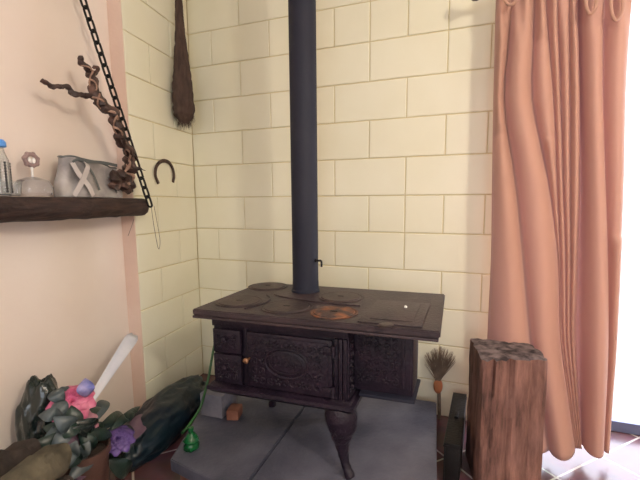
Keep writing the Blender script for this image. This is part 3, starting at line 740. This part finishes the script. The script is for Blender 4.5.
# firewood
def firewood(s0, s1, off, z, r, m, label, seed):
    a = lw(s0, off, z); b = lw(s1, off, z); mid = (a+b)/2
    P = [a.lerp(b, i/16)-mid+Vector((0, 0, .004*math.sin(i*.7+seed))) for i in range(17)]
    t = bmesh.new(); sweep(t, P, [r*(1+.05*math.sin(i+seed))*(.9 if i in (0,16) else 1) for i in range(17)], 40, jitter=.34)
    o = build('firewood_log', t, m); o.location = mid; tag(o, label, 'log', 'stacked firewood in the lower left corner')
for k, (off, lay, sst, m, lbl) in enumerate((
    (.235,0,1.43,'barkdark','brown firewood log lowest in the column of the stack nearest the wall'),
    (.355,0,1.42,'barkdark','brown firewood log lowest in the outer column of the stack'),
    (.235,1,1.41,'barkolive','firewood log second from the floor in the column nearest the wall'),
    (.355,1,1.43,'barkdark','firewood log second from the floor in the outer column of the stack'),
    (.235,2,1.42,'barkdark','firewood log just under the dark topmost one near the wall'),
    (.355,2,1.41,'barkdark','firewood log just under the olive-brown topmost one'),
    (.235,3,1.405,'barkdark','dark brown firewood log on top of the stack beside the wall'),
    (.355,3,1.415,'barkolive','olive-brown firewood log on top of the stack, the outer one'))):
    firewood(sst+.05, 1.95, off, .058+.112*lay, .047, M[m], lbl, k*1.7)
# pot of flowers
PO = lw(1.29,.26,0)
pf = thing('flower_pot', 'dark brown pot of artificial flowers with a bright pink bloom beside the black bag', 'flower pot', PO)
bm = bmesh.new(); lathe(bm, [(.060,.001),(.066,.01),(.080,.27),(.088,.275),(.088,.30),(.081,.30),(.075,.265),(.002,.263)], 36); build('pot', bm, M['pot'], pf)
bm = bmesh.new(); lathe(bm, [(.0745,.264),(.072,.278),(.04,.286),(.002,.288)], 24); build('soil', bm, M['soil'], pf)
def leafm(bm, a, b, w, bend=.03, face=None, n=10, th=.0015, tip=1.0):
    a = Vector(a); b = Vector(b); d = (b-a); fc = Vector(face) if face else (CAM-(a+PO)).normalized()
    side = d.cross(fc).normalized(); out = side.cross(d).normalized(); top = []
    for i in range(n+1):
        f = i/n; c = a+d*f+out*bend*math.sin(PI*f)*(1) + Vector((0,0,-1))*bend*f*f*.4
        ww = w*((math.sin(PI*min(1, f*.93+.05))**tip) if tip < 2 else (.30+.70*f)*min(1, ((1-f)*9+.25))**.5)/2
        l = c-side*ww+out*ww*.25; r_ = c+side*ww+out*ww*.25
        top.append([bm.verts.new(x) for x in (l, c, r_)])
    for p, q in zip(top, top[1:]):
        bm.faces.new((p[0], p[1], q[1], q[0])); bm.faces.new((p[1], p[2], q[2], q[1]))
def leafobj(name, a, b, w, m, **kw):
    bm = bmesh.new(); leafm(bm, a, b, w, **kw); o = build(name, bm, m, pf, angle=80); s = o.modifiers.new('s', 'SOLIDIFY'); s.thickness = .0015; return o
def pl(u, v, off): return onleft(u, v, off)-PO
root = Vector((0,0,.286))
o = leafobj('leaf', pl(76,424,.22), pl(134,333,.10), .062, M['leafpale'], bend=.02, n=18, tip=3); o['label'] = 'long pale bluish-white blade leaf'
for a, b, w, m in (((92,425,.2),(106,398,.15),.05,'leafgrey'), ((95,432,.2),(123,412,.15),.05,'leafdark'), ((100,440,.22),(140,404,.14),.035,'leafdark'), ((110,455,.25),(128,425,.2),.06,'leafdark'),
    ((70,430,.25),(42,424,.20),.055,'leafdark'), ((72,440,.25),(30,440,.22),.06,'leafdark'), ((62,415,.25),(38,412,.20),.045,'leafgrey'), ((66,420,.24),(56,398,.18),.05,'leafgrey'), ((84,425,.24),(96,405,.16),.04,'leafdark'),
    ((80,450,.27),(48,470,.28),.07,'leafdark'), ((90,455,.28),(66,480,.3),.06,'leafgrey'), ((70,428,.26),(48,452,.26),.05,'leafgrey'), ((106,460,.26),(128,470,.26),.07,'leafdark'), ((64,405,.2),(52,388,.14),.05,'leafgrey'),
    ((120,450,.24),(148,412,.16),.075,'leafmauve'), ((78,432,.28),(94,446,.3),.05,'leafdark')):
    leafobj('leaf', pl(*a), pl(*b), w, M[m])
rl = random.Random(11)
for k in range(34):
    u = rl.uniform(46,116); v = rl.uniform(418,476); an = rl.uniform(0,2*PI); ln = rl.uniform(16,34); o_ = .24+rl.uniform(-.03,.05)
    leafobj('leaf', pl(u, v, o_), pl(u+ln*math.cos(an), v-abs(ln*math.sin(an))*.8, o_+rl.uniform(-.04,.05)), rl.uniform(.035,.06), M[rl.choice(['leafdark','leafdark','leafdark','leafgrey','blackbag','leafmauve'])], bend=rl.uniform(.01,.035))
bm = bmesh.new()
for e_ in ((72,410,.2),(86,395,.16),(118,440,.2),(92,430,.2),(110,455,.24),(70,432,.24),(76,424,.22)):
    q = pl(*e_); sweep(bm, spline([root+Vector((q.x*.2, q.y*.2, -.004)), root.lerp(q,.5)+Vector((0,0,.02)), q], 6), .003, 6)
build('stems', bm, M['leafdark'], pf)
def bloom(u, v, off, r, m, n=9, up=(0,0,1), name='bloom', label=None, layers=3):
    c = pl(u, v, off); bm = bmesh.new(); f = ((CAM-(c+PO)).normalized()+Vector((0,0,.8))).normalized()
    x = f.cross(Vector((0,0,1))).normalized(); y = f.cross(x)
    for L_ in range(layers):
        for k in range(n):
            a = 2*PI*k/n+L_*.35; d = x*math.cos(a)+y*math.sin(a); rr_ = r*(1-.22*L_)
            leafm(bm, c+f*.004*L_, c+d*rr_+f*(.25+.3*L_)*rr_, rr_*.85, bend=r*.22, face=f, n=6, tip=.6)
    o = build(name, bm, m, pf, angle=80); s = o.modifiers.new('s', 'SOLIDIFY'); s.thickness = .0012
    if label: o['label'] = label
bloom(72,405,.2,.078,M['pink'],label='bright pink bloom'); bloom(80,426,.24,.060,M['dustpink'],label='dusty pink bloom')
bloom(118,441,.30,.062,M['purple'],label='purple bloom'); bloom(64,394,.17,.030,M['leafgrey'],label='grey-blue bloom')
leafobj('bud', pl(86,397,.26), pl(85,375,.25), .055, M['blueviolet'])['label'] = 'blue-violet pointed bud'
# green hose and green bottle
bm = bmesh.new()
hp = [at(216,338,-.52), at(213,352,-.55), at(209,375,-.60), at(205,392,-.63), at(200,408,-.66)]
hp = [Vector(p) for p in hp]; sweep(bm, spline(hp+[Vector((.515,-.74,.128)), Vector((.53,-.80,.127))], 8), .006, 8)
tag(build('garden_hose', bm, M['greencord']), 'thin dark green hose hanging down the left side of the stove', 'hose')
gb = thing('green_bottle', 'small crushed green plastic bottle at the front left corner of the slab', 'bottle', (.645,-.875,.121))
bm = bmesh.new(); P = []
prof = [(.001,0),(.026,0),(.030,.006),(.031,.02),(.026,.03),(.031,.04),(.029,.05),(.016,.068),(.010,.074),(.010,.085),(.001,.086)]
lathe(bm, prof, 24, cap=False)
for v in bm.verts: v.co += v.co.normalized()*.006*noise.noise(v.co*60)
build('bottle_body', bm, M['greenplastic'], gb)
bm = bmesh.new(); lathe(bm, [(.012,.0865),(.012,.098),(.002,.099)], 16); build('cap', bm, M['greenplastic'], gb)

# ------------------------------------------------------------------ lamp in the room, added rear fill and door daylight
LP = Vector((3.10,-2.25,2.28))
cl = thing('ceiling_lamp', 'round ceiling lamp hanging in the room', 'lamp', LP)
bm = bmesh.new(); lathe(bm, [(.05,H-LP.z-.03),(.05,H-LP.z-.001)], 24); lathe(bm, [(.006,.10),(.006,H-LP.z-.03)], 10); lathe(bm, [(.03,.085),(.03,.105)], 16); build('fitting', bm, M['white'], cl)
bm = bmesh.new(); t = bmesh.new(); bmesh.ops.create_uvsphere(t, u_segments=24, v_segments=16, radius=.09); join(bm, t); g = build('globe', bm, M['lampglass'], cl)
ld = bpy.data.lights.new('lamp_light', 'POINT'); ld.energy = 96; ld.shadow_soft_size = .12; ld.color = (1,.90,.76)
lo = bpy.data.objects.new('lamp_light', ld); C.objects.link(lo); lo.location = LP+Vector((0,0,-.22))
wd = bpy.data.lights.new('rear_fill', 'AREA'); wd.shape = 'RECTANGLE'; wd.size = 1.8; wd.size_y = 1.4; wd.energy = 20; wd.color = (.80,.87,1)  # unseen area light added behind the camera as interior fill
wo = bpy.data.objects.new('rear_fill', wd); C.objects.link(wo); wo.location = (2.4,-4.58,1.6); wo.rotation_euler = (PI/2, 0, 0)
# daylight coming in at the glass door
dd = bpy.data.lights.new('door_daylight', 'AREA'); dd.shape = 'RECTANGLE'; dd.size = 1.1; dd.size_y = 2.0; dd.energy = 55; dd.color = (.78,.84,1)
do = bpy.data.objects.new('door_daylight', dd); C.objects.link(do); do.location = (2.5,.30,1.1); do.rotation_euler = (-PI/2, 0, 0)
w = bpy.data.worlds.new('sky'); bpy.context.scene.world = w; w.use_nodes = True
bgn = w.node_tree.nodes['Background']; bgn.inputs[0].default_value = (.90,.94,1,1); bgn.inputs[1].default_value = 2.4

# ------------------------------------------------------------------ camera
cd = bpy.data.cameras.new('camera'); cam = bpy.data.objects.new('camera', cd); C.objects.link(cam)
cd.sensor_fit = 'HORIZONTAL'; cd.sensor_width = 36; cd.lens = FPX/640*36; cd.clip_start = .02
cd.shift_x = (320-CX)/640; cd.shift_y = (CY-240)/640
cam.matrix_world = Matrix.Translation(CAM)@Matrix((RT, UP, -FW)).transposed().to_4x4()
sc = bpy.context.scene; sc.camera = cam
sc.view_settings.view_transform = 'Standard'; sc.view_settings.look = 'None'; sc.view_settings.exposure = .08; sc.view_settings.gamma = 1
sc.view_settings.use_curve_mapping = False
